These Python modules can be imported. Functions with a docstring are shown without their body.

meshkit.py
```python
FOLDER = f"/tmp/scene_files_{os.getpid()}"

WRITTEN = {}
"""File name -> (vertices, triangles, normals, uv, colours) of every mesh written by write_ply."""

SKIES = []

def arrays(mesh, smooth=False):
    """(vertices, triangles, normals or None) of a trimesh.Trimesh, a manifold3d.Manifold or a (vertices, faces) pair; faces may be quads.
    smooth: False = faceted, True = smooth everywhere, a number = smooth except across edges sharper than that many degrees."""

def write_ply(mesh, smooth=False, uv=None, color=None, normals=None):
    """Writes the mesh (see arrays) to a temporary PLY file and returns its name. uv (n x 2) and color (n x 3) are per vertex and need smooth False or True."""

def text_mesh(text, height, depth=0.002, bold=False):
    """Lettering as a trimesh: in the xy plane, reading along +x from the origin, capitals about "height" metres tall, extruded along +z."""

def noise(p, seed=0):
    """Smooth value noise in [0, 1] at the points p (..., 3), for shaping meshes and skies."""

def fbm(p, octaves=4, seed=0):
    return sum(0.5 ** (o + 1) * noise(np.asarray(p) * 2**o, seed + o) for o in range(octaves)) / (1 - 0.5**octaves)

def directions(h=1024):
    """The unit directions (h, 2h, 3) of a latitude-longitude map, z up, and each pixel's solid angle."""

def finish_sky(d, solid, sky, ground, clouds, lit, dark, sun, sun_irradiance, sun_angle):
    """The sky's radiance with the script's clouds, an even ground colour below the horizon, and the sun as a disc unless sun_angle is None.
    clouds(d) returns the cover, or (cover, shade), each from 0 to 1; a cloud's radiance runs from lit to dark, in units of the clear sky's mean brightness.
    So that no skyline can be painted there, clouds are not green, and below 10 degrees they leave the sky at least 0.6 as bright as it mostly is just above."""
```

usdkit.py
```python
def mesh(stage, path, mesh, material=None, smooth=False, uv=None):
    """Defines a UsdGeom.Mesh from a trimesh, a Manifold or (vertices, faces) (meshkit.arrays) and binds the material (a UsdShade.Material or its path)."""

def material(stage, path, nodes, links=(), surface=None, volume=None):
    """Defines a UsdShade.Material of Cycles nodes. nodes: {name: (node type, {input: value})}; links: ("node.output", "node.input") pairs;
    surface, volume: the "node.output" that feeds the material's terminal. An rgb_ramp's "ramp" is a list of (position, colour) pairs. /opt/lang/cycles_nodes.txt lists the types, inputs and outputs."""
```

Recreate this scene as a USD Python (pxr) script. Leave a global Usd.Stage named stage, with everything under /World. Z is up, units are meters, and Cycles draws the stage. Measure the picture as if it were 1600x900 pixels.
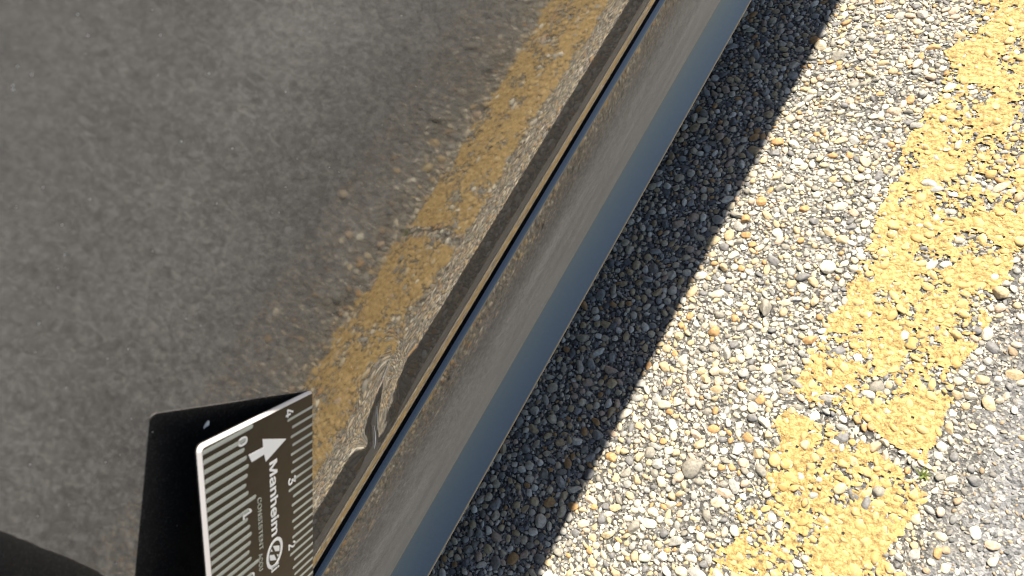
import math, random
import numpy as np, trimesh
from pxr import Usd, UsdGeom, UsdLux, UsdShade, Gf, Sdf, Vt
from shapely.geometry import Polygon, Point, LineString, box as sbox
from shapely.ops import unary_union
from shapely import affinity
import usdkit, meshkit

stage = Usd.Stage.CreateInMemory()
UsdGeom.SetStageUpAxis(stage, UsdGeom.Tokens.z)
UsdGeom.SetStageMetersPerUnit(stage, 1.0)
UsdGeom.Xform.Define(stage, '/World')
UsdGeom.Scope.Define(stage, '/World/Looks')
rng = np.random.default_rng(7)
nz = lambda q: np.asarray(q, float) / np.linalg.norm(q)

# ------------------------------------------------------------------ camera, sky, sun, exposure
# x: outward from the car, y: along the car, z: up.
F_PX = 1143.0                                   # focal length in pixels of a 1600 px wide picture
VP = nz([2450.0, -4150.0, F_PX])                # the car's length direction in camera axes (right, down, forward)
A_C = nz(np.array([0, 0, 1.0]) - VP[2] * VP)
B_C = np.cross(VP, A_C); B_C = B_C if B_C[0] > 0 else -B_C
PITCH = math.radians(60.0)
EYE = np.array([0.156, 0.0, 0.576])
R_WC = (np.outer([-math.cos(PITCH), 0, -math.sin(PITCH)], A_C) + np.outer([math.sin(PITCH), 0, -math.cos(PITCH)], B_C) + np.outer([0, 1.0, 0], VP))
cam = UsdGeom.Camera.Define(stage, '/World/camera')
right, up, back = R_WC[:, 0], -R_WC[:, 1], -R_WC[:, 2]
cam.AddTransformOp().Set(Gf.Matrix4d(*right, 0, *up, 0, *back, 0, *EYE, 1))
cam.CreateHorizontalApertureAttr(36.0)
cam.CreateVerticalApertureAttr(20.25)
cam.CreateFocalLengthAttr(36.0 * F_PX / 1600)
cam.CreateClippingRangeAttr(Gf.Vec2f(0.01, 2000))
cam.CreateFocusDistanceAttr(0.52)
cam.CreateFStopAttr(30.0)
cam.CreateExposureAttr(1.38)

SUN_EL = math.radians(56)
sun = nz([0.092 * math.sin(SUN_EL), math.cos(SUN_EL), math.sin(SUN_EL)])
sky = usdkit.material(stage, '/World/Looks/sky', {
    's': ('sky_texture', {'sky_type': 'single_scattering', 'sun_disc': False, 'sun_elevation': math.asin(sun[2]), 'sun_rotation': math.atan2(sun[0], sun[1])}),
    'b': ('background_shader', {'strength': 0.05})}, [('s.color', 'b.color')], surface='b.background')
dome = UsdLux.DomeLight.Define(stage, '/World/sky')
UsdShade.MaterialBindingAPI.Apply(dome.GetPrim()).Bind(sky)
dome.GetPrim().SetCustomDataByKey('kind', 'structure')
dl = UsdLux.DistantLight.Define(stage, '/World/sun')
dl.CreateNormalizeAttr(True); dl.CreateIntensityAttr(1.25); dl.CreateAngleAttr(0.5)
dl.CreateColorAttr(Gf.Vec3f(1.0, 0.925, 0.80))
zz = sun; xx = nz(np.cross([0, 0, 1.0], zz)); yy = np.cross(zz, xx)
dl.AddTransformOp().Set(Gf.Matrix4d(*xx, 0, *yy, 0, *zz, 0, 0, 0, 5, 1))

def ray(x, y):
    return nz(R_WC @ np.array([x - 800, y - 450, F_PX]))

# ------------------------------------------------------------------ helpers
taken = {}
def numbered(path):
    n = taken.get(path, -1) + 1
    taken[path] = n
    return path if n == 0 else f'{path}_{n:03d}'
def obj(name, mesh, mat, parent=None, smooth=False):
    path = numbered((parent or '/World') + '/' + name)
    p = usdkit.mesh(stage, path, mesh, mat, smooth=smooth).GetPrim()
    return p
def with_tone(p, tone):
    UsdGeom.PrimvarsAPI(p).CreatePrimvar('tone', Sdf.ValueTypeNames.FloatArray, 'vertex').Set(Vt.FloatArray.FromNumpy(np.asarray(tone, np.float32)))
    return p
def tag(p, label=None, cat=None, group=None, kind=None):
    for k, v in (('label', label), ('category', cat), ('group', group), ('kind', kind)):
        if v: p.SetCustomDataByKey(k, v)
    return p
def empty(name, loc=(0, 0, 0)):
    path = numbered('/World/' + name)
    x = UsdGeom.Xform.Define(stage, path)
    return x.GetPrim()
def grid(P, flip=False):
    """(m, n, 3) points -> quads"""
    m, n = P.shape[:2]
    i = np.arange(m * n).reshape(m, n)
    q = np.stack([i[:-1, :-1], i[1:, :-1], i[1:, 1:], i[:-1, 1:]], -1).reshape(-1, 4)
    return P.reshape(-1, 3), (q[:, ::-1] if flip else q)
def cat_meshes(ms):
    v, f, k = [], [], 0
    for a, b in ms:
        v.append(a); f.append(b + k); k += len(a)
    return np.vstack(v), np.vstack(f)
def tris(m):
    v, f = m
    return (v, np.vstack([f[:, [0, 1, 2]], f[:, [0, 2, 3]]])) if f.shape[1] == 4 else m

# ------------------------------------------------------------------ materials
def mat(name, nodes, links=(), surface='p.BSDF'):
    return usdkit.material(stage, '/World/Looks/' + name, nodes, links, surface=surface)

def paint(name, scale=1.0):
    return mat(name, {
        'g': ('geometry', {}),
        'map': ('mapping', {'scale': (1, 1.0, 0.45)}),
        'peel': ('noise_texture', {'scale': 150.0, 'detail': 2.5, 'roughness': 0.55}),
        'wavy': ('noise_texture', {'scale': 38.0, 'detail': 1.0}),
        'hsum': ('math', {'math_type': 'multiply_add', 'value2': 5.0}),
        'bump': ('bump', {'strength': 1.0, 'distance': 0.000016 * scale}),
        'flake': ('voronoi_texture', {'scale': 2600.0}),
        'framp': ('rgb_ramp', {'ramp': [(0, (0.013, 0.013, 0.013)), (0.7, (0.019, 0.019, 0.019)), (1, (0.036, 0.036, 0.036))]}),
        'fsep': ('separate_color', {}),
        'base': ('principled_bsdf', {'metallic': 0.9, 'roughness': 0.46, 'specular_ior_level': 0.3}),
        'coat': ('glossy_bsdf', {'roughness': 0.042, 'color': (0.98, 0.97, 0.95)}),
        'fr': ('fresnel', {'IOR': 2.2}),
        'mx': ('mix_closure', {})},
        [('g.position', 'map.vector'), ('map.vector', 'peel.vector'), ('map.vector', 'wavy.vector'), ('g.position', 'flake.vector'),
         ('wavy.fac', 'hsum.value1'), ('peel.fac', 'hsum.value3'), ('hsum.value', 'bump.height'),
         ('flake.color', 'fsep.color'), ('fsep.r', 'framp.fac'), ('framp.color', 'base.base_color'),
         ('bump.normal', 'coat.normal'), ('bump.normal', 'fr.normal'),
         ('fr.fac', 'mx.fac'), ('base.BSDF', 'mx.closure1'), ('coat.BSDF', 'mx.closure2')], surface='mx.closure')
M_paint = paint('metallic_paint')
def plain(name, color, rough=0.5, spec=0.5, **k):
    return mat(name, {'p': ('principled_bsdf', {'base_color': color, 'roughness': rough, 'specular_ior_level': spec, **k})})
M_black = plain('black_rubber', (0.006, 0.006, 0.006), 0.9, 0.1)
M_glass = plain('dark_glass', (0.01, 0.012, 0.012), 0.03)
M_dust = plain('pale_dust', (0.5, 0.5, 0.48), 0.8)
M_chip = plain('chipped_primer', (0.62, 0.64, 0.63), 0.5)

STONES = [(0.52, 0.44, 0.31), (0.56, 0.50, 0.39), (0.45, 0.34, 0.20), (0.33, 0.315, 0.28), (0.42, 0.25, 0.11), (0.17, 0.165, 0.16), (0.48, 0.36, 0.26), (0.68, 0.63, 0.52), (0.25, 0.23, 0.19), (0.50, 0.40, 0.24)]
SW = [0.16, 0.15, 0.13, 0.14, 0.06, 0.07, 0.08, 0.07, 0.08, 0.06]
def stone_nodes(extra):
    cum = np.concatenate([[0], np.cumsum(SW)[:-1]])
    return {'g': ('geometry', {}), 'o': ('object_info', {}), 'at': ('attribute', {'attribute': 'tone'}),
            'ramp': ('rgb_ramp', {'interpolate': False, 'ramp': list(zip(cum, STONES))}),
            'n': ('noise_texture', {'scale': 420.0, 'detail': 4.0, 'roughness': 0.65}),
            'nr': ('map_range', {'from_min': 0.25, 'from_max': 0.75, 'to_min': 0.55, 'to_max': 1.3}),
            'mul': ('vector_math', {'math_type': 'scale'}),
            'bn': ('noise_texture', {'scale': 900.0, 'detail': 3.0}),
            'bump': ('bump', {'strength': 0.6, 'distance': 0.0005}),
            'p': ('principled_bsdf', {'roughness': 0.62, 'specular_ior_level': 0.35}), **extra}
BASE_L = [('g.position', 'n.vector'), ('g.position', 'bn.vector'), ('n.fac', 'nr.value'), ('ramp.color', 'mul.vector1'), ('nr.result', 'mul.scale'), ('bn.fac', 'bump.height'), ('bump.normal', 'p.normal')]
M_stones = mat('aggregate', stone_nodes({}), BASE_L + [('at.fac', 'ramp.fac'), ('mul.vector', 'p.base_color')])
GRIT = [(0.37, 0.31, 0.235), (0.19, 0.175, 0.155), (0.28, 0.245, 0.19), (0.13, 0.13, 0.125), (0.45, 0.40, 0.31), (0.30, 0.22, 0.14), (0.21, 0.205, 0.195), (0.56, 0.51, 0.42)]
_gn = stone_nodes({}); _gn['ramp'] = ('rgb_ramp', {'interpolate': False, 'ramp': list(zip(np.arange(8) / 8, GRIT))})
M_grit = mat('grit', _gn, BASE_L + [('at.fac', 'ramp.fac'), ('mul.vector', 'p.base_color')])
YELLOW = (0.80, 0.50, 0.11)
M_painted = mat('painted_aggregate', stone_nodes({
    'w': ('noise_texture', {'scale': 260.0, 'detail': 5.0, 'roughness': 0.7}),
    'sep': ('separate_xyz', {}),
    'up': ('map_range', {'from_min': 0.0, 'from_max': 0.9, 'to_min': -0.22, 'to_max': 0.10, 'clamp': True}),
    'add': ('math', {'math_type': 'add'}),
    'th': ('map_range', {'from_min': 0.47, 'from_max': 0.53, 'to_min': 0, 'to_max': 1, 'clamp': True}),
    'yv': ('noise_texture', {'scale': 60.0, 'detail': 3.0}),
    'yr': ('rgb_ramp', {'ramp': [(0.3, (0.38, 0.235, 0.075)), (0.5, (0.46, 0.315, 0.122)), (0.7, (0.52, 0.375, 0.17))]}),
    'mixc': ('mix_color', {})}),
    BASE_L + [('at.fac', 'ramp.fac'), ('g.position', 'w.vector'), ('g.position', 'yv.vector'), ('g.normal', 'sep.vector'), ('sep.z', 'up.value'),
     ('w.fac', 'add.value1'), ('up.result', 'add.value2'), ('add.value', 'th.value'), ('yv.fac', 'yr.fac'), ('mul.vector', 'mixc.a'), ('yr.color', 'mixc.b'), ('th.result', 'mixc.fac'), ('mixc.result', 'p.base_color')])
M_film = mat('yellow_paint', {
    'g': ('geometry', {}), 'n': ('noise_texture', {'scale': 300.0, 'detail': 4.0, 'roughness': 0.7}),
    'r': ('rgb_ramp', {'ramp': [(0.30, (0.10, 0.08, 0.05)), (0.43, (0.32, 0.21, 0.075)), (0.55, (0.45, 0.308, 0.118)), (0.72, (0.52, 0.375, 0.17))]}),
    'bump': ('bump', {'strength': 1.0, 'distance': 0.002}), 'p': ('principled_bsdf', {'roughness': 0.6, 'specular_ior_level': 0.3})},
    [('g.position', 'n.vector'), ('n.fac', 'r.fac'), ('r.color', 'p.base_color'), ('n.fac', 'bump.height'), ('bump.normal', 'p.normal')])
# mortar between the stones; beyond the aggregate strip the paving is smoother grey asphalt
M_ground = mat('mortar', {
    'g': ('geometry', {}),
    'sand': ('voronoi_texture', {'scale': 640.0}),
    'ssep': ('separate_color', {}),
    'sr': ('rgb_ramp', {'ramp': [(0, (0.05, 0.049, 0.046)), (0.45, (0.14, 0.134, 0.122)), (0.8, (0.36, 0.34, 0.30)), (1, (0.75, 0.70, 0.60))]}),
    'as': ('voronoi_texture', {'scale': 420.0}),
    'asep': ('separate_color', {}),
    'ar': ('rgb_ramp', {'ramp': [(0, (0.10, 0.10, 0.102)), (0.3, (0.185, 0.185, 0.188)), (0.7, (0.265, 0.265, 0.269)), (1, (0.42, 0.42, 0.424))]}),
    'sx': ('separate_xyz', {}),
    'en': ('noise_texture', {'scale': 40.0, 'detail': 4.0}),
    'ex': ('math', {'math_type': 'multiply_add', 'value2': 0.10}),
    'zone': ('map_range', {'from_min': 0.245, 'from_max': 0.275, 'to_min': 0, 'to_max': 1, 'clamp': True}),
    'mixc': ('mix_color', {}),
    'big': ('noise_texture', {'scale': 5.0, 'detail': 5.0}),
    'bigr': ('map_range', {'from_min': 0.3, 'from_max': 0.7, 'to_min': 0.82, 'to_max': 1.16}),
    'mul': ('vector_math', {'math_type': 'scale'}),
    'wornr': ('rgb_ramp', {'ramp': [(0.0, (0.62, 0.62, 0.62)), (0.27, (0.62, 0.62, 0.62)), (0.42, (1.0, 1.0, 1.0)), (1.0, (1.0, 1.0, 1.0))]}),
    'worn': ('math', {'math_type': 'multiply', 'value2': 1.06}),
    'fl': ('voronoi_texture', {'scale': 130.0}),
    'flr': ('map_range', {'from_min': 0.16, 'from_max': 0.26, 'to_min': 0.6, 'to_max': 0.0, 'clamp': True}),
    'flm': ('mix_color', {'b': (0.52, 0.50, 0.47)}),
    'bw': ('math', {'math_type': 'multiply'}),
    'bump': ('bump', {'strength': 0.7, 'distance': 0.0008}),
    'p': ('principled_bsdf', {'roughness': 0.85, 'specular_ior_level': 0.25})},
    [('g.position', 'sand.vector'), ('sand.color', 'ssep.color'), ('ssep.r', 'sr.fac'), ('g.position', 'as.vector'), ('as.color', 'asep.color'), ('asep.g', 'ar.fac'),
     ('g.position', 'sx.vector'), ('g.position', 'en.vector'), ('en.fac', 'ex.value1'), ('sx.x', 'ex.value3'), ('ex.value', 'zone.value'), ('zone.result', 'mixc.fac'),
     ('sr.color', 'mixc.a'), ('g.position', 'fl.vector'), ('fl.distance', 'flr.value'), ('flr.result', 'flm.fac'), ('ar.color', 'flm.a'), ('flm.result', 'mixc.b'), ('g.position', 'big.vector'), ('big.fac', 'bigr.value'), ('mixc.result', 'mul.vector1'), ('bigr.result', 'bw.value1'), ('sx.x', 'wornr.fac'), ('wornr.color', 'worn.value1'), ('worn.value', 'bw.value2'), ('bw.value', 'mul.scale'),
     ('mul.vector', 'p.base_color'), ('sand.distance', 'bump.height'), ('bump.normal', 'p.normal')])

# ------------------------------------------------------------------ the car: cross-section from knots (sight angle, normal elevation) integrated outward from one point
def profile(K, d0, r0, n):
    k = np.array(K, float)
    dd = np.unique(np.concatenate([np.linspace(k[0, 0], k[-1, 0], n), k[:, 0]]))
    al = np.interp(dd, k[:, 0], k[:, 1])
    g = np.tan(np.radians(dd - al))
    I = np.concatenate([[0], np.cumsum((g[1:] + g[:-1]) / 2 * np.radians(np.diff(dd)))])
    r = r0 * np.exp(I - np.interp(d0, dd, I))
    return dd, al, np.stack([EYE[0] - r * np.cos(np.radians(dd)), EYE[2] - r * np.sin(np.radians(dd))], 1)
DOOR_K = [(8, -4.0), (20, -6.6), (50.4, -7.6), (54.6, -11.2), (56.05, -19.3), (57.48, -20.8), (57.56, -14), (57.64, -8), (57.82, -2.5), (57.90, 1.0), (57.97, -20)]
dd, d_al, d_pt = profile(DOOR_K, 54.6, EYE[0] / math.cos(math.radians(54.6)), 700)
ROCK_K = [(58.26, 47), (58.70, 34.5), (58.79, 9.0), (59.4, 10.8), (60.5, 16.5), (62.0, 25.0), (62.95, 28.5), (63.1, 35.0), (65.35, 40.5)]
rd, r_al, r_pt = profile(ROCK_K, 65.35, (EYE[0] + 0.036) / math.cos(math.radians(65.35)), 400)

def door_pt(x, y):
    d = ray(x, y)
    dl_ = math.degrees(math.atan2(-d[2], -d[0]))
    p2 = np.array([np.interp(dl_, dd, d_pt[:, i]) for i in (0, 1)])
    al = math.radians(np.interp(dl_, dd, d_al))
    return EYE + d * (np.hypot(p2[0] - EYE[0], p2[1] - EYE[2]) / np.hypot(d[0], d[2])), np.array([math.cos(al), 0, math.sin(al)])

car = empty('car')
tag(car, 'dark grey metallic car seen at its lower door and rocker panel', 'car')
CAR = '/World/car'
Y0, Y1 = -0.62, 0.95                               # this door
# upper body from the top of the solved part
top = d_pt[0]
up_s = np.linspace(0, 1, 60)[1:]
zs = top[1] + (0.98 - top[1]) * up_s
sl = np.interp(zs, [top[1], 0.74, 0.98], [math.tan(math.radians(4.0)), 0.0, -0.16])
xs = top[0] + np.concatenate([[0], np.cumsum((sl[1:] + sl[:-1]) / 2 * np.diff(zs))])
upper = np.stack([xs, zs], 1)[::-1]
# bottom edge: rolled under and back up inside
e0 = d_pt[-1]
hem = [e0 + np.array([-0.0028, -0.0022]) + 0.0028 * np.array([math.cos(t), math.sin(t)]) for t in np.linspace(math.radians(-20), math.radians(-180), 12)]
hem = np.array(hem) - (hem[0] - e0)
inner = np.array([hem[-1] + [-0.0005, 0.02], hem[-1] + [-0.03, 0.06]])
pts2 = np.vstack([upper, d_pt, hem[1:], inner])
D0, n0 = door_pt(601, 625)                           # dent
c0 = door_pt(613, 553)[0]; c1 = door_pt(590, 712)[0]
cvec = c1 - c0; hvec = (door_pt(611, 625)[0] - door_pt(591, 625)[0]) / 20       # down the crease; across it, per picture step
wdir = nz(hvec)
_n = np.cross(cvec, hvec)
cst = np.cross(hvec, _n); cst = cst / (cst @ cvec)
hst = np.cross(_n, cvec); hst = hst / (hst @ hvec)
STEP = np.linalg.norm(hvec)
print('dent step mm', STEP * 1000, np.linalg.norm(cvec))
ys = np.unique(np.concatenate([np.linspace(Y0, D0[1] - 0.07, 60), np.linspace(D0[1] - 0.07, D0[1] + 0.07, 420), np.linspace(D0[1] + 0.07, Y1, 90)]))
P = np.empty((len(ys), len(pts2), 3))
P[:, :, 0] = pts2[None, :, 0]; P[:, :, 2] = pts2[None, :, 1]; P[:, :, 1] = ys[:, None]
ALL_AL = np.concatenate([np.zeros(len(upper)), np.radians(d_al), np.zeros(len(pts2) - len(upper) - len(d_al))])
NRM = np.stack([np.cos(ALL_AL), 0 * ALL_AL, np.sin(ALL_AL)], 1)
mask = np.zeros(len(pts2)); mask[len(upper):len(upper) + len(d_al)] = 1
mask *= np.interp(np.arange(len(pts2)), [0, len(upper) + np.searchsorted(dd, 57.0), len(upper) + np.searchsorted(dd, 57.5)], [1, 1, 0])
def dent(Q):
    """inward fold: a steep near side, a slower far side, and metal thrown up round its two ends"""
    q = Q - c0
    c = q @ cst; w = q @ hst
    w = w + 6.0 * np.sin(np.pi * np.clip(c, 0, 1))                  # the crease bows a little
    g = np.exp(-np.abs((c - 0.47) / 0.36) ** 3)
    s_ = np.sqrt(w * w + 1.0) - 1.0
    wl = 11.0 + 9 * np.clip(c, 0, 1)
    a = np.where(w < 0, np.exp(-(s_ / wl) ** 1.2), np.exp(-(s_ / 13.0)))
    h = -0.0013 * g * a
    h = h + 0.0004 * np.exp(-((c - 0.12) / 0.18) ** 2 - ((w - 15) / 10) ** 2)
    h = h + 0.0007 * np.exp(-((c - 0.86) / 0.13) ** 2 - ((w + 14) / 15) ** 2)
    h = h + 0.00003 * np.sin(c * 40 + w * 0.1) * np.exp(-((c - 0.25) / 0.25) ** 2 - ((w - 14) / 12) ** 2)
    return h
near = np.abs(ys - D0[1]) < 0.09
Hd = np.zeros(P.shape[:2]); Hd[near] = dent(P[near]) * mask[None, :]
P = P + Hd[:, :, None] * NRM[None]
door_prim = obj('door', grid(P, True), M_paint, CAR, smooth=True)
tag(door_prim, 'dark grey glossy door skin with a creased dent near its lower edge')
DOOR = CAR + '/door'

# rocker panel (side skirt)
rb = r_pt[-1]
lip = np.array([rb + 0.0016 * np.array([math.cos(t) - math.cos(math.radians(44)), math.sin(t) - math.sin(math.radians(44))]) for t in np.linspace(math.radians(44), math.radians(-100), 12)])[1:]
r_in = np.array([lip[-1] + [-0.05, 0.004], lip[-1] + [-0.08, 0.03]])
rt = np.array([r_pt[0] + [-0.03, 0.001]])
rp2 = np.vstack([rt, r_pt, lip])
def extrude(p2, y0, y1, n=8):
    yv = np.linspace(y0, y1, n)
    Q = np.empty((n, len(p2), 3)); Q[:, :, 0] = p2[:, 0]; Q[:, :, 2] = p2[:, 1]; Q[:, :, 1] = yv[:, None]
    return grid(Q, True)
obj('rocker_panel', extrude(rp2, -1.25, 1.35, 40), M_paint, CAR, smooth=True)
obj('underbody', extrude(np.array([lip[-1] + [0, 0.0005], lip[-1] + [-0.03, 0.012], [-1.75, 0.215]]), -2.1, 2.2), M_black, CAR)
# the dark sill behind the gap
obj('door_seal', extrude(np.array([[-0.05, 0.55], [-0.062, 0.33], [-0.066, 0.275], [-0.05, 0.262]]), -2.1, 2.2), M_black, CAR)
# front fender and rear door: same section, beyond the door's ends
body2 = np.vstack([upper[::4], d_pt[::20], d_pt[-1:], hem[1:], inner])
obj('rear_door', extrude(body2, Y1 + 0.005, 2.0), M_paint, CAR, smooth=True)
obj('front_fender', extrude(body2, -1.7, Y0 - 0.005), M_paint, CAR, smooth=True)
win = np.array([upper[0] + [-0.01, 0.0], upper[0] + [-0.16, 0.30], upper[0] + [-0.24, 0.42]])
obj('side_window', extrude(win, -0.9, 1.9), M_glass, CAR, smooth=True)
obj('roof', extrude(np.array([win[-1] + [0.004, 0.0], win[-1] + [-0.05, 0.05], win[-1] + [-0.4, 0.09], win[-1] + [-1.2, 0.05]]), -0.6, 1.9), M_paint, CAR, smooth=True)
for yv, nm in ((-1.7, 'front_panel'), (2.0, 'tail_panel')):
    Q = np.vstack([body2[:-2], [[-1.6, 0.3], [-1.6, 0.98]]])
    pol = Polygon(Q).buffer(0)
    m = trimesh.creation.extrude_polygon(pol, 0.01, engine='earcut') if pol.geom_type == 'Polygon' else None
    if m is not None:
        v = np.array(m.vertices); v = np.stack([v[:, 0], yv + v[:, 2], v[:, 1]], 1)
        obj(nm, (v, np.array(m.faces)), M_paint, CAR)

# dust, chips on the door
def disc_on_door(x, y, r, seed, stretch=1.0, h=0.0002):
    p, n = door_pt(x, y)
    q = p + dent(p[None])[0] * n
    t = np.array([0, 1.0, 0]); b = np.cross(n, t)
    rr = np.random.default_rng(seed)
    k = 8; ang = np.linspace(0, 2 * np.pi, k, endpoint=False) + rr.uniform(0, 6)
    rad = r * rr.uniform(0.6, 1.2, k)
    ring = [q + n * 0.00005 + (t * math.cos(a_) * rad_ * stretch + b * math.sin(a_) * rad_) for a_, rad_ in zip(ang, rad)]
    v = np.array(ring + [q + n * h])
    f = np.array([[i, (i + 1) % k, k] for i in range(k)])
    return v, f
tag(obj('paint_chip', disc_on_door(323, 663, 0.0008, 1, 1.5), M_chip, DOOR), 'pale chip in the paint beside the gauge card')
specks = []
rs = np.random.default_rng(11)
while len(specks) < 60:
    x, y = rs.uniform(0, 700), rs.uniform(0, 900)
    if x > 845 - 0.615 * y + 60: continue
    specks.append(disc_on_door(x, y, rs.uniform(0.00006, 0.00017), len(specks) + 50, 1.4, 0.00006))
tag(obj('dust_specks', cat_meshes(specks), M_dust, DOOR), kind='stuff')
def sliver(px, width):
    """a thin raised flake of cracked paint along pixels"""
    v, f = [], []
    for i, (x, y) in enumerate(px):
        p, n = door_pt(x, y); q = p + dent(p[None])[0] * n + n * 0.00025
        wv = width * math.sin(math.pi * (i + 0.35) / (len(px) - 0.3)) ** 0.7
        v += [q - wdir * wv, q + n * wv * 0.7, q + wdir * wv]
        if i:
            a = 3 * (i - 1)
            f += [[a, a + 3, a + 4], [a, a + 4, a + 1], [a + 1, a + 4, a + 5], [a + 1, a + 5, a + 2]]
    return np.array(v), np.array(f)
tag(obj('cracked_paint', sliver([(586, 666), (587, 675), (586.5, 684), (585, 692), (583, 700)], 0.00035), M_chip, DOOR), 'pale sliver of cracked paint at the tail of the dent')
obj('cracked_paint', sliver([(591.5, 636), (592, 648), (593, 660), (592, 673)], 0.00022), M_chip, DOOR)
obj('cracked_paint', sliver([(609, 562), (604, 580), (599, 596), (596, 606)], 0.00018), M_chip, DOOR)

# ------------------------------------------------------------------ the pavement
def gpt(x, y):
    d = ray(x, y); return (EYE - d * EYE[2] / d[2])[:2]
CRACK = LineString([gpt(1235, 628), gpt(1290, 652), gpt(1330, 664), gpt(1375, 694), gpt(1440, 742), gpt(1470, 790), gpt(1520, 860), gpt(1590, 960)])
def crack_dist(xy):
    A_ = np.array(CRACK.coords)
    best = np.full(len(xy), 9.0)
    for a, b in zip(A_[:-1], A_[1:]):
        t = np.clip(((xy - a) @ (b - a)) / ((b - a) @ (b - a)), 0, 1)
        best = np.minimum(best, np.linalg.norm(xy - a - t[:, None] * (b - a), axis=1))
    return best
X0, X1, YA, YB = -0.30, 1.0, -0.75, 0.95
gx = np.linspace(X0, X1, 420); gy = np.linspace(YA, YB, 540)
GX, GY = np.meshgrid(gx, gy, indexing='ij')
xy = np.stack([GX.ravel(), GY.ravel()], 1)
def height(xy):
    p3 = np.column_stack([xy * 160, np.zeros(len(xy))])
    h = 0.0022 * (meshkit.fbm(p3, 3, 3) - 0.5) + 0.004 * (meshkit.fbm(p3 * 0.08, 2, 9) - 0.5)
    cd = crack_dist(xy)
    return h - 0.0018 * np.exp(-(cd / 0.0018) ** 2)
hz = height(xy).reshape(GX.shape)
edge = np.minimum(np.minimum(GX - X0, X1 - GX), np.minimum(GY - YA, YB - GY))
hz = hz * np.clip(edge / 0.04, 0, 1)
near_patch = tris(grid(np.stack([GX, GY, hz], -1)))
B_ = 900.0
ring = []
for (a, b, c, d) in ((-B_, X0, -B_, B_), (X1, B_, -B_, B_), (X0, X1, -B_, YA), (X0, X1, YB, B_)):
    ring.append((np.array([[a, c, 0], [b, c, 0], [b, d, 0], [a, d, 0]], float), np.array([[0, 1, 2], [0, 2, 3]])))
pav = empty('pavement'); tag(pav, kind='structure')
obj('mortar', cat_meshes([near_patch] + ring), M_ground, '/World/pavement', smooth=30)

# stones: dart throwing, big ones first
YIN, YOUT = 0.085, 0.186
def bands(rmin, rmax, n, dens_fn, grid_r, placed, rg):
    out = []
    for _ in range(n):
        x, y = rg.uniform(X0, X1), rg.uniform(YA, YB)
        r = rg.uniform(rmin, rmax)
        if rg.random() > dens_fn(x, y): continue
        i, j = int((x - X0) / grid_r), int((y - YA) / grid_r)
        ok = True
        for a in (-1, 0, 1):
            for b in (-1, 0, 1):
                for (x2, y2, r2) in placed.get((i + a, j + b), ()):
                    if (x - x2) ** 2 + (y - y2) ** 2 < (0.82 * (r + r2)) ** 2:
                        ok = False; break
                if not ok: break
            if not ok: break
        if ok:
            placed.setdefault((i, j), []).append((x, y, r)); out.append((x, y, r))
    return out
rg = random.Random(5)
placed = {}
XS = 0.225                                           # the aggregate strip ends here
def dens(x, y): return 0.0 if x > XS + 0.06 * (rg.random() - 0.5) else (0.22 if x > 0.19 else 1.0)
inview = lambda x, y: -0.2 < x < 0.27 and -0.25 < y < 0.68
X1_, X1 = X1, 0.27
S = []
S += bands(0.0050, 0.0074, 170, lambda x, y: (0.5 if x < 0.2 else (1.0 if y < 0.26 else 0.3)), 0.016, placed, rg)
S += bands(0.0036, 0.0050, 8000, lambda x, y: dens(x, y) * 0.6, 0.016, placed, rg)
S += bands(0.0024, 0.0036, 60000, dens, 0.016, placed, rg)
S += bands(0.0016, 0.0024, 150000, lambda x, y: dens(x, y) * (1.0 if inview(x, y) else 0.4), 0.016, placed, rg)
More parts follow.
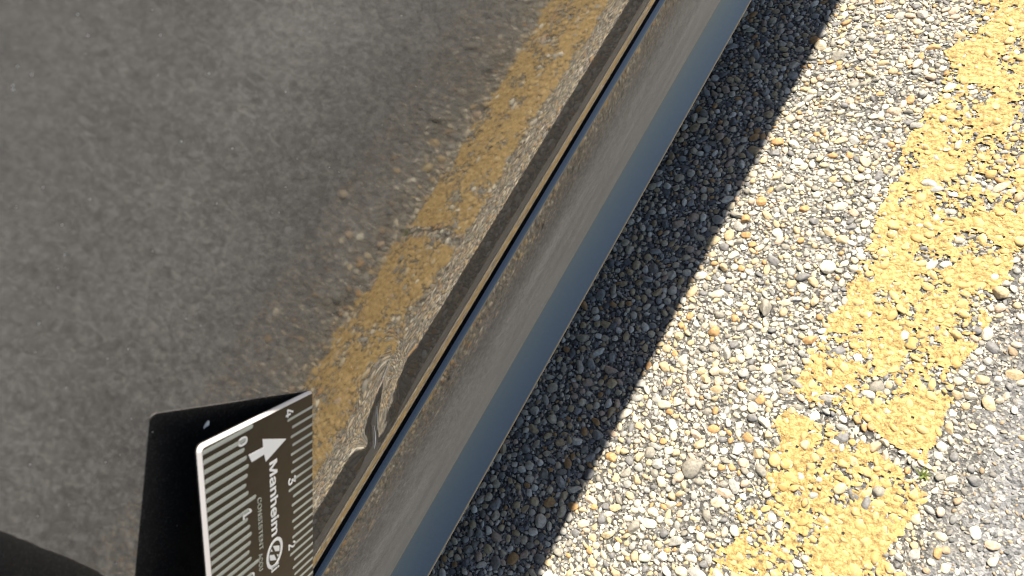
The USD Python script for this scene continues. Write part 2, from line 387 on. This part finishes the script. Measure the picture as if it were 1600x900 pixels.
S += bands(0.0010, 0.0016, 130000, lambda x, y: 1.0 if inview(x, y) and x > -0.13 else 0.0, 0.016, placed, rg)
X1 = X1_
S = np.array(S)
cdS = crack_dist(S[:, :2])
S = S[~((cdS < 0.0010) | ((cdS < 0.0020) & (S[:, 2] < 0.002)))]
print('stones', len(S))
ico = {k: trimesh.creation.icosphere(subdivisions=k) for k in (0, 1, 2)}
variants = {}
for k in (0, 1, 2):
    vs = []
    for q in range(24):
        rr = np.random.default_rng(100 * k + q)
        v = np.array(ico[k].vertices)
        for _ in range(7):                                  # facets: planes cut the ball
            d = nz(rr.normal(size=3)); lim = rr.uniform(0.52, 0.9)
            o = v @ d - lim; v = v - np.clip(o, 0, None)[:, None] * d * 0.88
        v *= (1 + 0.18 * (meshkit.fbm(v * 2.2 + 10 * q, 2, q) - 0.5))[:, None]
        vs.append(v)
    variants[k] = vs
rs = np.random.default_rng(21)
def tones(ms):
    return np.concatenate([np.full(len(m[0]), rs.uniform()) for m in ms])
def stone(x, y, r, k):
    v = variants[k][rs.integers(24)] * (rs.uniform(0.9, 1.45), rs.uniform(0.7, 1.05), rs.uniform(0.42, 0.68)) * r
    t = rs.uniform(-0.28, 0.28); a = rs.uniform(0, 2 * np.pi)
    Rt = np.array([[math.cos(a), -math.sin(a), 0], [math.sin(a), math.cos(a), 0], [0, 0, 1]]) @ np.array([[1, 0, 0], [0, math.cos(t), -math.sin(t)], [0, math.sin(t), math.cos(t)]])
    return v @ Rt.T, np.array(ico[k].faces)
hS = height(S[:, :2])
# place in the picture, to find the 300 that show largest
rel = np.column_stack([S[:, :2], np.zeros(len(S))]) - EYE
cc = rel @ R_WC
px = 800 + F_PX * cc[:, 0] / cc[:, 2]; py = 450 + F_PX * cc[:, 1] / cc[:, 2]
visible = (px > -5) & (px < 1605) & (py > -5) & (py < 905) & (cc[:, 2] > 0) & (px > 1177 - 0.5687 * py + 4)
sz = np.where(visible, S[:, 2] / cc[:, 2], 0)
wob = 0.010 * (meshkit.fbm(np.column_stack([S[:, :2] * 55, np.zeros(len(S))]), 3, 40) - 0.5) * 2
in_line = (S[:, 0] > YIN + wob) & (S[:, 0] < YOUT + wob)
wear = meshkit.fbm(np.column_stack([S[:, :2] * 45, np.zeros(len(S))]), 3, 77)
painted = in_line & (wear + rs.uniform(-0.16, 0.16, len(S)) < 0.71) & (rs.random(len(S)) < 0.88) & (crack_dist(S[:, :2]) > 0.008 * (0.4 + wear))
order = np.argsort(-np.where(painted, 0, sz))
single = set(order[:300].tolist())
joined, pjoined, singles, grit = [], [], [], []
for i, (x, y, r) in enumerate(S):
    k = (1 if r > 0.0028 else 0) if visible[i] or r > 0.004 else 0
    if i in single: k = 2
    v, f = stone(x, y, r, k)
    v = v + [x, y, hS[i] + r * rs.uniform(-0.12, 0.10)]
    (singles if i in single else pjoined if painted[i] else grit if r < 0.0016 or x > 0.2 else joined).append((v, f))
for m in singles:
    with_tone(obj('stone', m, M_stones, '/World/pavement', smooth=True), np.full(len(m[0]), rs.uniform()))
tag(with_tone(obj('small_stones', cat_meshes(joined), M_stones, '/World/pavement', smooth=True), tones(joined)), kind='stuff')

tag(with_tone(obj('grit', cat_meshes(grit), M_grit, '/World/pavement', smooth=True), tones(grit)), kind='stuff')

# yellow line: worn paint between and over the stones
line = empty('yellow_line'); tag(line, kind='structure')
lx = np.linspace(YIN - 0.012, YOUT + 0.012, 120); ly = np.linspace(YA, YB, 1640)
LX, LY = np.meshgrid(lx, ly, indexing='ij'); lxy = np.stack([LX.ravel(), LY.ravel()], 1)
l3 = np.column_stack([lxy, np.zeros(len(lxy))])
lw = 0.010 * (meshkit.fbm(l3 * 55, 3, 40) - 0.5) * 2
wv = 0.55 * meshkit.fbm(l3 * 45, 3, 77) + 0.45 * meshkit.fbm(l3 * 330, 2, 5)
on = (lxy[:, 0] > YIN + lw) & (lxy[:, 0] < YOUT + lw) & (wv < 0.612) & (crack_dist(lxy) > 0.006 * (0.4 + wv))
lh = height(lxy) + 0.0007 + 0.0022 * (meshkit.fbm(l3 * 330, 3, 31) - 0.4)
v, q = grid(np.stack([LX, LY, lh.reshape(LX.shape)], -1))
q = q[on[q].all(1)]
used, inv = np.unique(q, return_inverse=True)
obj('paint_film', (v[used], inv.reshape(q.shape)), M_film, '/World/yellow_line', smooth=True)
tag(with_tone(obj('painted_stones', cat_meshes(pjoined), M_painted, '/World/yellow_line', smooth=True), tones(pjoined)), kind='stuff')

# a weed in the crack
weed = empty('weed'); tag(weed, 'tiny green weed sprouting from the crack at the edge of the yellow line', 'weed')
M_leaf = mat('weed_leaf', {'p': ('principled_bsdf', {'base_color': (0.13, 0.17, 0.03), 'roughness': 0.6}), 't': ('translucent_bsdf', {'color': (0.2, 0.28, 0.05)}), 'm': ('mix_closure', {'fac': 0.3})},
             [('p.BSDF', 'm.closure1'), ('t.BSDF', 'm.closure2')], surface='m.closure')
wx, wy = gpt(1441, 742)
for i in range(8):
    a = rs.uniform(0, 2 * np.pi); L = rs.uniform(0.003, 0.0085); w = rs.uniform(0.0004, 0.0008)
    s = np.linspace(0, 1, 6)
    cx = wx + rs.normal(0, 0.001) + np.cos(a) * L * s; cy = wy + rs.normal(0, 0.001) + np.sin(a) * L * s; cz = 0.0005 + L * (0.9 * s - 0.55 * s * s) 
    hw = w * (1 - s) ** 0.5 + 0.00005
    Pn = np.stack([np.stack([cx - np.sin(a) * hw, cy + np.cos(a) * hw, cz], -1), np.stack([cx, cy, cz - 0.0002], -1), np.stack([cx + np.sin(a) * hw, cy - np.cos(a) * hw, cz], -1)])
    obj('leaf', grid(Pn), M_leaf, '/World/weed', smooth=True)

# ------------------------------------------------------------------ the gauge card, one corner against the door
TR = door_pt(488, 608)[0] + door_pt(488, 608)[1] * 0.0006
TL = EYE + ray(319, 690) * 0.1985
BR = EYE + ray(491, 900) * 0.286
V = nz(BR - TR); N = nz(np.cross(TL - TR, V)); N = N if N[0] > 0 else -N
U = np.cross(V, N); U = U if (TR - TL) @ U > 0 else -U          # from the left edge to the right edge
def uv(x, y):
    d = ray(x, y); p = EYE + d * (((TR - EYE) @ N) / (d @ N)) - TR
    return np.array([p @ U, p @ V])
ul, vl = uv(319, 692)
SK = (uv(376.7, 670.8) - uv(322.5, 700)); SK = SK[1] / SK[0]      # slant of the printed ticks
INCH = (uv(490, 835) - uv(489, 634))[1] / 2
ul = np.mean([uv(318, 760)[0], uv(323, 880)[0]])
LEN = 5.3 * INCH
Ucol = np.array([U, V, N])
def on_card(shape, z0, z1, name, m, parent='/World/gauge_card'):
    geoms = list(getattr(shape, 'geoms', [shape]))
    ms = []
    for g in geoms:
        if g.area <= 0: continue
        e = trimesh.creation.extrude_polygon(g, z1 - z0, engine='earcut')
        v = np.array(e.vertices); v[:, 2] += z0
        ms.append((TR + v @ Ucol, np.array(e.faces)))
    v, f = cat_meshes(ms)
    if np.linalg.det(Ucol) < 0: f = f[:, ::-1]
    return obj(name, (v, f), m, parent)
M_white = mat('white_plastic', {'p': ('principled_bsdf', {'base_color': (0.66, 0.61, 0.58), 'roughness': 0.45})})
M_face = mat('card_face', {'g': ('geometry', {}), 'n': ('noise_texture', {'scale': 300.0, 'detail': 3.0}), 'r': ('rgb_ramp', {'ramp': [(0.3, (0.0062, 0.0056, 0.0052)), (0.7, (0.0105, 0.0095, 0.0087))]}),
    'p': ('principled_bsdf', {'roughness': 0.32, 'specular_ior_level': 0.13})}, [('g.position', 'n.vector'), ('n.fac', 'r.fac'), ('r.color', 'p.base_color')])
M_back = plain('card_back', (0.008, 0.008, 0.009), 0.6, 0.3)
M_tick = plain('pale_print', (0.31, 0.335, 0.305), 0.55)
M_print = plain('white_print', (0.68, 0.69, 0.69), 0.5)
card = empty('gauge_card')
tag(card, 'black damage gauge card with white ruler ticks, arrow and lettering', 'gauge card')
outline = Polygon([(ul, vl + 0.0), (0.0, 0.0), (0.0, LEN), (ul, LEN)])
outline = outline.buffer(-0.0016).buffer(0.0016)
TH = 0.0015
def bevel_body(layers, name, m):
    """rounded rectangle rings at (inset, height), top to bottom, closed"""
    Rr = 0.0018
    ccw = np.array([(ul, vl), (0.0, 0.0), (0.0, LEN), (ul, LEN)])
    cs = []
    for i in range(4):
        a, b, c = ccw[i - 1], ccw[i], ccw[(i + 1) % 4]
        e1, e2 = nz(b - a), nz(c - b)
        n1, n2 = np.array([e1[1], -e1[0]]), np.array([e2[1], -e2[0]])         # outward
        cs.append((b - (n1 + n2) * Rr / (1 + n1 @ n2), n1, n2))
    rings = []
    for ins, z in layers:
        rings.append([TR + np.array([*(c + (Rr - ins) * nz(n1 * (1 - t) + n2 * t)), z]) @ Ucol for c, n1, n2 in cs for t in np.linspace(0, 1, 8)])
    k = len(rings[0]); v = np.array(sum(rings, []) + [np.mean(rings[0], 0), np.mean(rings[-1], 0)])
    f = []
    for i in range(len(rings) - 1):
        for a in range(k):
            b = (a + 1) % k
            f += [[i * k + a, i * k + b, (i + 1) * k + b], [i * k + a, (i + 1) * k + b, (i + 1) * k + a]]
    for a in range(k):
        b = (a + 1) % k
        f += [[len(v) - 2, b, a], [len(v) - 1, (len(rings) - 1) * k + a, (len(rings) - 1) * k + b]]
    tm = trimesh.Trimesh(v, np.array(f), process=False)
    if tm.volume < 0: tm.faces = tm.faces[:, ::-1]
    return obj(name, tm, m, '/World/gauge_card')
bevel_body([(0.00085, 0.0), (0.0008, -0.00002), (0.0005, -0.00030), (0.0002, -0.0007), (0.0001, -0.0010)], 'core', M_white)
bevel_body([(0.0, -0.00101), (0.0, -0.0014), (0.0003, -0.0016)], 'back', M_back)
on_card(outline.buffer(-0.0009), 0.0, 0.00004, 'face', M_face)
PZ0, PZ1 = 0.00004, 0.00009
def tick(u0, u1, v, w):
    return LineString([(u0, v), (u1, v + SK * (u1 - u0))]).buffer(w / 2, cap_style='flat').union(Point(u1, v + SK * (u1 - u0)).buffer(w / 2))
# left scale: 0 at pixel (322, 718), eighths
print('ticks', SK, INCH); v0l = uv(323, 719)[1]; stepL = (uv(327, 840)[1] - v0l) / 8
fl = ul + 0.0010
for i in range(-1, 36):
    v_ = v0l + i * stepL
    if v_ > LEN - 0.004: break
    ln = 0.0158 + (0.0026 if i % 8 == 7 else 0.0) + (0.0014 if i % 4 == 3 else 0) - (0.0008 if i % 2 else 0)
    on_card(tick(fl, fl + ln, v_, 0.00125), PZ0, PZ1, 'tick_mark', M_tick)
v4r = uv(489, 634)[1]; stepR = (uv(490, 835)[1] - v4r) / 16
for i in range(0, 40):
    v_ = v4r + i * stepR
    if v_ > LEN - 0.004: break
    ln = 0.0105 + (0.0015 if i % 8 == 0 else 0) + (0.0008 if i % 2 == 0 else 0)
    on_card(tick(-0.0010, -0.0010 - ln, v_, 0.0009), PZ0, PZ1, 'tick_mark', M_tick)
def glyphs(text, height, u_base, v_start, name, m, bold=True, stretch=1.0, serif=False, label=None):
    """reads along +v (down the card), tops towards +u"""
    t = meshkit.text_mesh(text, height, PZ1 - PZ0, bold=bold)
    v = np.array(t.vertices)
    p = np.stack([u_base + v[:, 1], v_start + v[:, 0] * stretch + SK * v[:, 1], PZ0 + v[:, 2]], 1)
    f = np.array(t.faces)
    M3 = np.array([U, V, N])
    # (x, y) -> (v, u) mirrors once, a left-handed (U, V, N) once more
    flip = (np.linalg.det(M3) > 0)
    pr = obj(name, (TR + p @ M3, f[:, ::-1] if flip else f), m, '/World/gauge_card')
    return tag(pr, label) if label else pr
def digit(t, x, y, h=0.0036):
    a = uv(x, y)
    glyphs(t, h, a[0] - h / 2, a[1] - h * 0.36, 'numeral', M_print)
for t, x, y in (('0', 379, 686), ('1', 386, 799), ('4', 452, 641), ('3', 456, 748), ('2', 456, 849)):
    digit(t, x, y)
for k, (t, x, y) in enumerate((('2', 386, 799), ('3', 386, 799), ('4', 386, 799))):
    a = uv(x, y); glyphs(t, 0.0036, a[0] - 0.0018, a[1] - 0.0013 + 8 * stepL * (k + 1), 'numeral', M_print)
a = uv(456, 849); glyphs('1', 0.0036, a[0] - 0.0018, a[1] - 0.0013 + 8 * stepR, 'numeral', M_print)
arrow = Polygon([uv(*p) for p in ((388, 711), (411, 699), (410, 686), (447, 685.5), (415, 721.5), (412.5, 710), (393, 722))])
on_card(arrow, PZ0, PZ1, 'arrow', M_print)
# brand line: letters as in the photograph, with small serifs by stroke
b0, b1 = uv(421, 721), uv(424, 838)
hM = abs((uv(436, 730) - uv(422, 730))[0]) * 0.80
t = meshkit.text_mesh('Manheim', 1.0, 0.1, bold=True)
wM = np.ptp(np.array(t.vertices)[:, 0])
glyphs('Manheim', hM, b0[0], b0[1], 'lettering', M_print, stretch=(b1 - b0)[1] / (wM * hM), label='large white lettering')
ce = uv(429, 864); ea = uv(429, 842); rv = abs(ce[1] - ea[1]); ru = abs((uv(442, 864) - ce)[0]) * 0.98
ell = affinity.scale(Point(*ce).buffer(1, 32), ru, rv)
ell_in = affinity.scale(Point(*ce).buffer(1, 32), ru - 0.0011, rv - 0.0011)
on_card(ell.difference(ell_in), PZ0, PZ1, 'emblem_ring', M_print)
E3 = affinity.scale(Point(*ce).buffer(1, 32), ru - 0.0017, rv - 0.0017)
bars = []
for s in (-0.0042, -0.0014, 0.0014, 0.0042):
    bars.append(sbox(ce[0] - 0.012, ce[1] + s - 0.00085, ce[0] + 0.012, ce[1] + s + 0.00085))
zig = affinity.rotate(unary_union(bars), 38, origin=tuple(ce))
cut = affinity.rotate(sbox(ce[0] - 0.00045, ce[1] - 0.012, ce[0] + 0.00045, ce[1] + 0.012), -20, origin=tuple(ce))
on_card(zig.intersection(E3).difference(cut), PZ0, PZ1, 'emblem', M_print)
a = uv(424, 886)
glyphs('li', hM * 1.05, a[0], a[1], 'lettering', M_print)
a, b = uv(402, 779), uv(404, 862)
hS_ = abs((uv(410, 800) - uv(402, 800))[0]) * 0.75
t = meshkit.text_mesh('CONSISTENT', 1.0, 0.1); wS = np.ptp(np.array(t.vertices)[:, 0])
glyphs('CONSISTENT', hS_, a[0], a[1], 'small_lettering', M_tick, bold=False, stretch=(b - a)[1] / (wS * hS_))
a = uv(404, 867)
glyphs('ACCU', hS_, a[0], a[1], 'small_lettering', M_tick, bold=False)

# ------------------------------------------------------------------ the hand that holds the card, below the frame
import manifold3d as m3
def chain(parts):
    out = None
    for (p, rp, q, rq) in parts:
        s1 = m3.Manifold.sphere(rp, 20).translate(tuple(map(float, p))); s2 = m3.Manifold.sphere(rq, 20).translate(tuple(map(float, q)))
        h = m3.Manifold.batch_hull([s1, s2]); out = h if out is None else out + h
    return out
def cp(u, v, n):                                     # card axes to world
    return TR + u * U + v * V + n * N
def build_hand():
    """fist closed on the card's lower left edge: thumb in front, fingers behind"""
    parts = []
    q = lambda du, v, n: cp(ul + du, v, n)
    def run(pts, rads):
        for i in range(len(pts) - 1): parts.append((pts[i], rads[i], pts[i + 1], rads[i + 1]))
    wrist = q(-0.098, 0.098, 0.026)
    kn = [q(-0.026, 0.106, -0.008), q(-0.026, 0.124, -0.010), q(-0.023, 0.142, -0.010), q(-0.018, 0.158, -0.008)]
    pad = q(-0.052, 0.072, 0.010)
    for p in kn: run([p, wrist], [0.0115, 0.025])
    run([pad, wrist], [0.017, 0.025])
    for p, r in zip(kn[:-1], kn[1:]): run([p, r], [0.0115, 0.0115])
    run([pad, kn[0]], [0.016, 0.0115])
    for k, (ln, v0) in enumerate(((0.92, 0.106), (1.0, 0.124), (0.95, 0.142), (0.78, 0.158))):
        run([kn[k], q(0.002, v0 + 0.001, -0.0118), q(0.002 + 0.018 * ln, v0 - 0.001, -0.0108), q(0.002 + 0.034 * ln, v0 - 0.004, -0.0098)], [0.0105, 0.0092, 0.0086, 0.0074])
    run([q(-0.062, 0.062, 0.013), q(-0.038, 0.047, 0.019), q(-0.013, 0.0756, 0.0165), q(0.006, 0.100, 0.0105)], [0.0165, 0.0130, 0.0108, 0.0092])
    m = chain(parts).refine_to_length(0.003).to_mesh()
    tm = trimesh.Trimesh(m.vert_properties[:, :3], m.tri_verts)
    trimesh.smoothing.filter_taubin(tm, iterations=14)
    return tm, wrist
print('card', cp(ul,0,0), cp(ul,LEN,0), cp(0,LEN,0), 'N', N, 'U', U, 'V', V)
hand, wrist = build_hand()
person = empty('person'); tag(person, 'hand in a dark glove holding the lower end of the gauge card', 'person')
M_glove = plain('dark_glove', (0.013, 0.015, 0.018), 0.7, 0.25)
M_cloth = plain('dark_sleeve', (0.015, 0.018, 0.022), 0.9, 0.1)
obj('hand', hand, M_glove, '/World/person', smooth=True)
w2 = wrist + np.array([0.005, -0.02, 0.0])
elbow = wrist + np.array([0.12, -0.25, -0.05])
sl_ = chain([(w2, 0.032, (w2 + elbow) / 2, 0.040), ((w2 + elbow) / 2, 0.040, elbow, 0.048)]).refine_to_length(0.01).to_mesh()
st = trimesh.Trimesh(sl_.vert_properties[:, :3], sl_.tri_verts)
vv = np.array(st.vertices); vn = np.array(st.vertex_normals)
st.vertices = vv + vn * (0.004 * (meshkit.fbm(vv * 40, 3, 8) - 0.5))[:, None]
obj('sleeve', st, M_cloth, '/World/person', smooth=True)
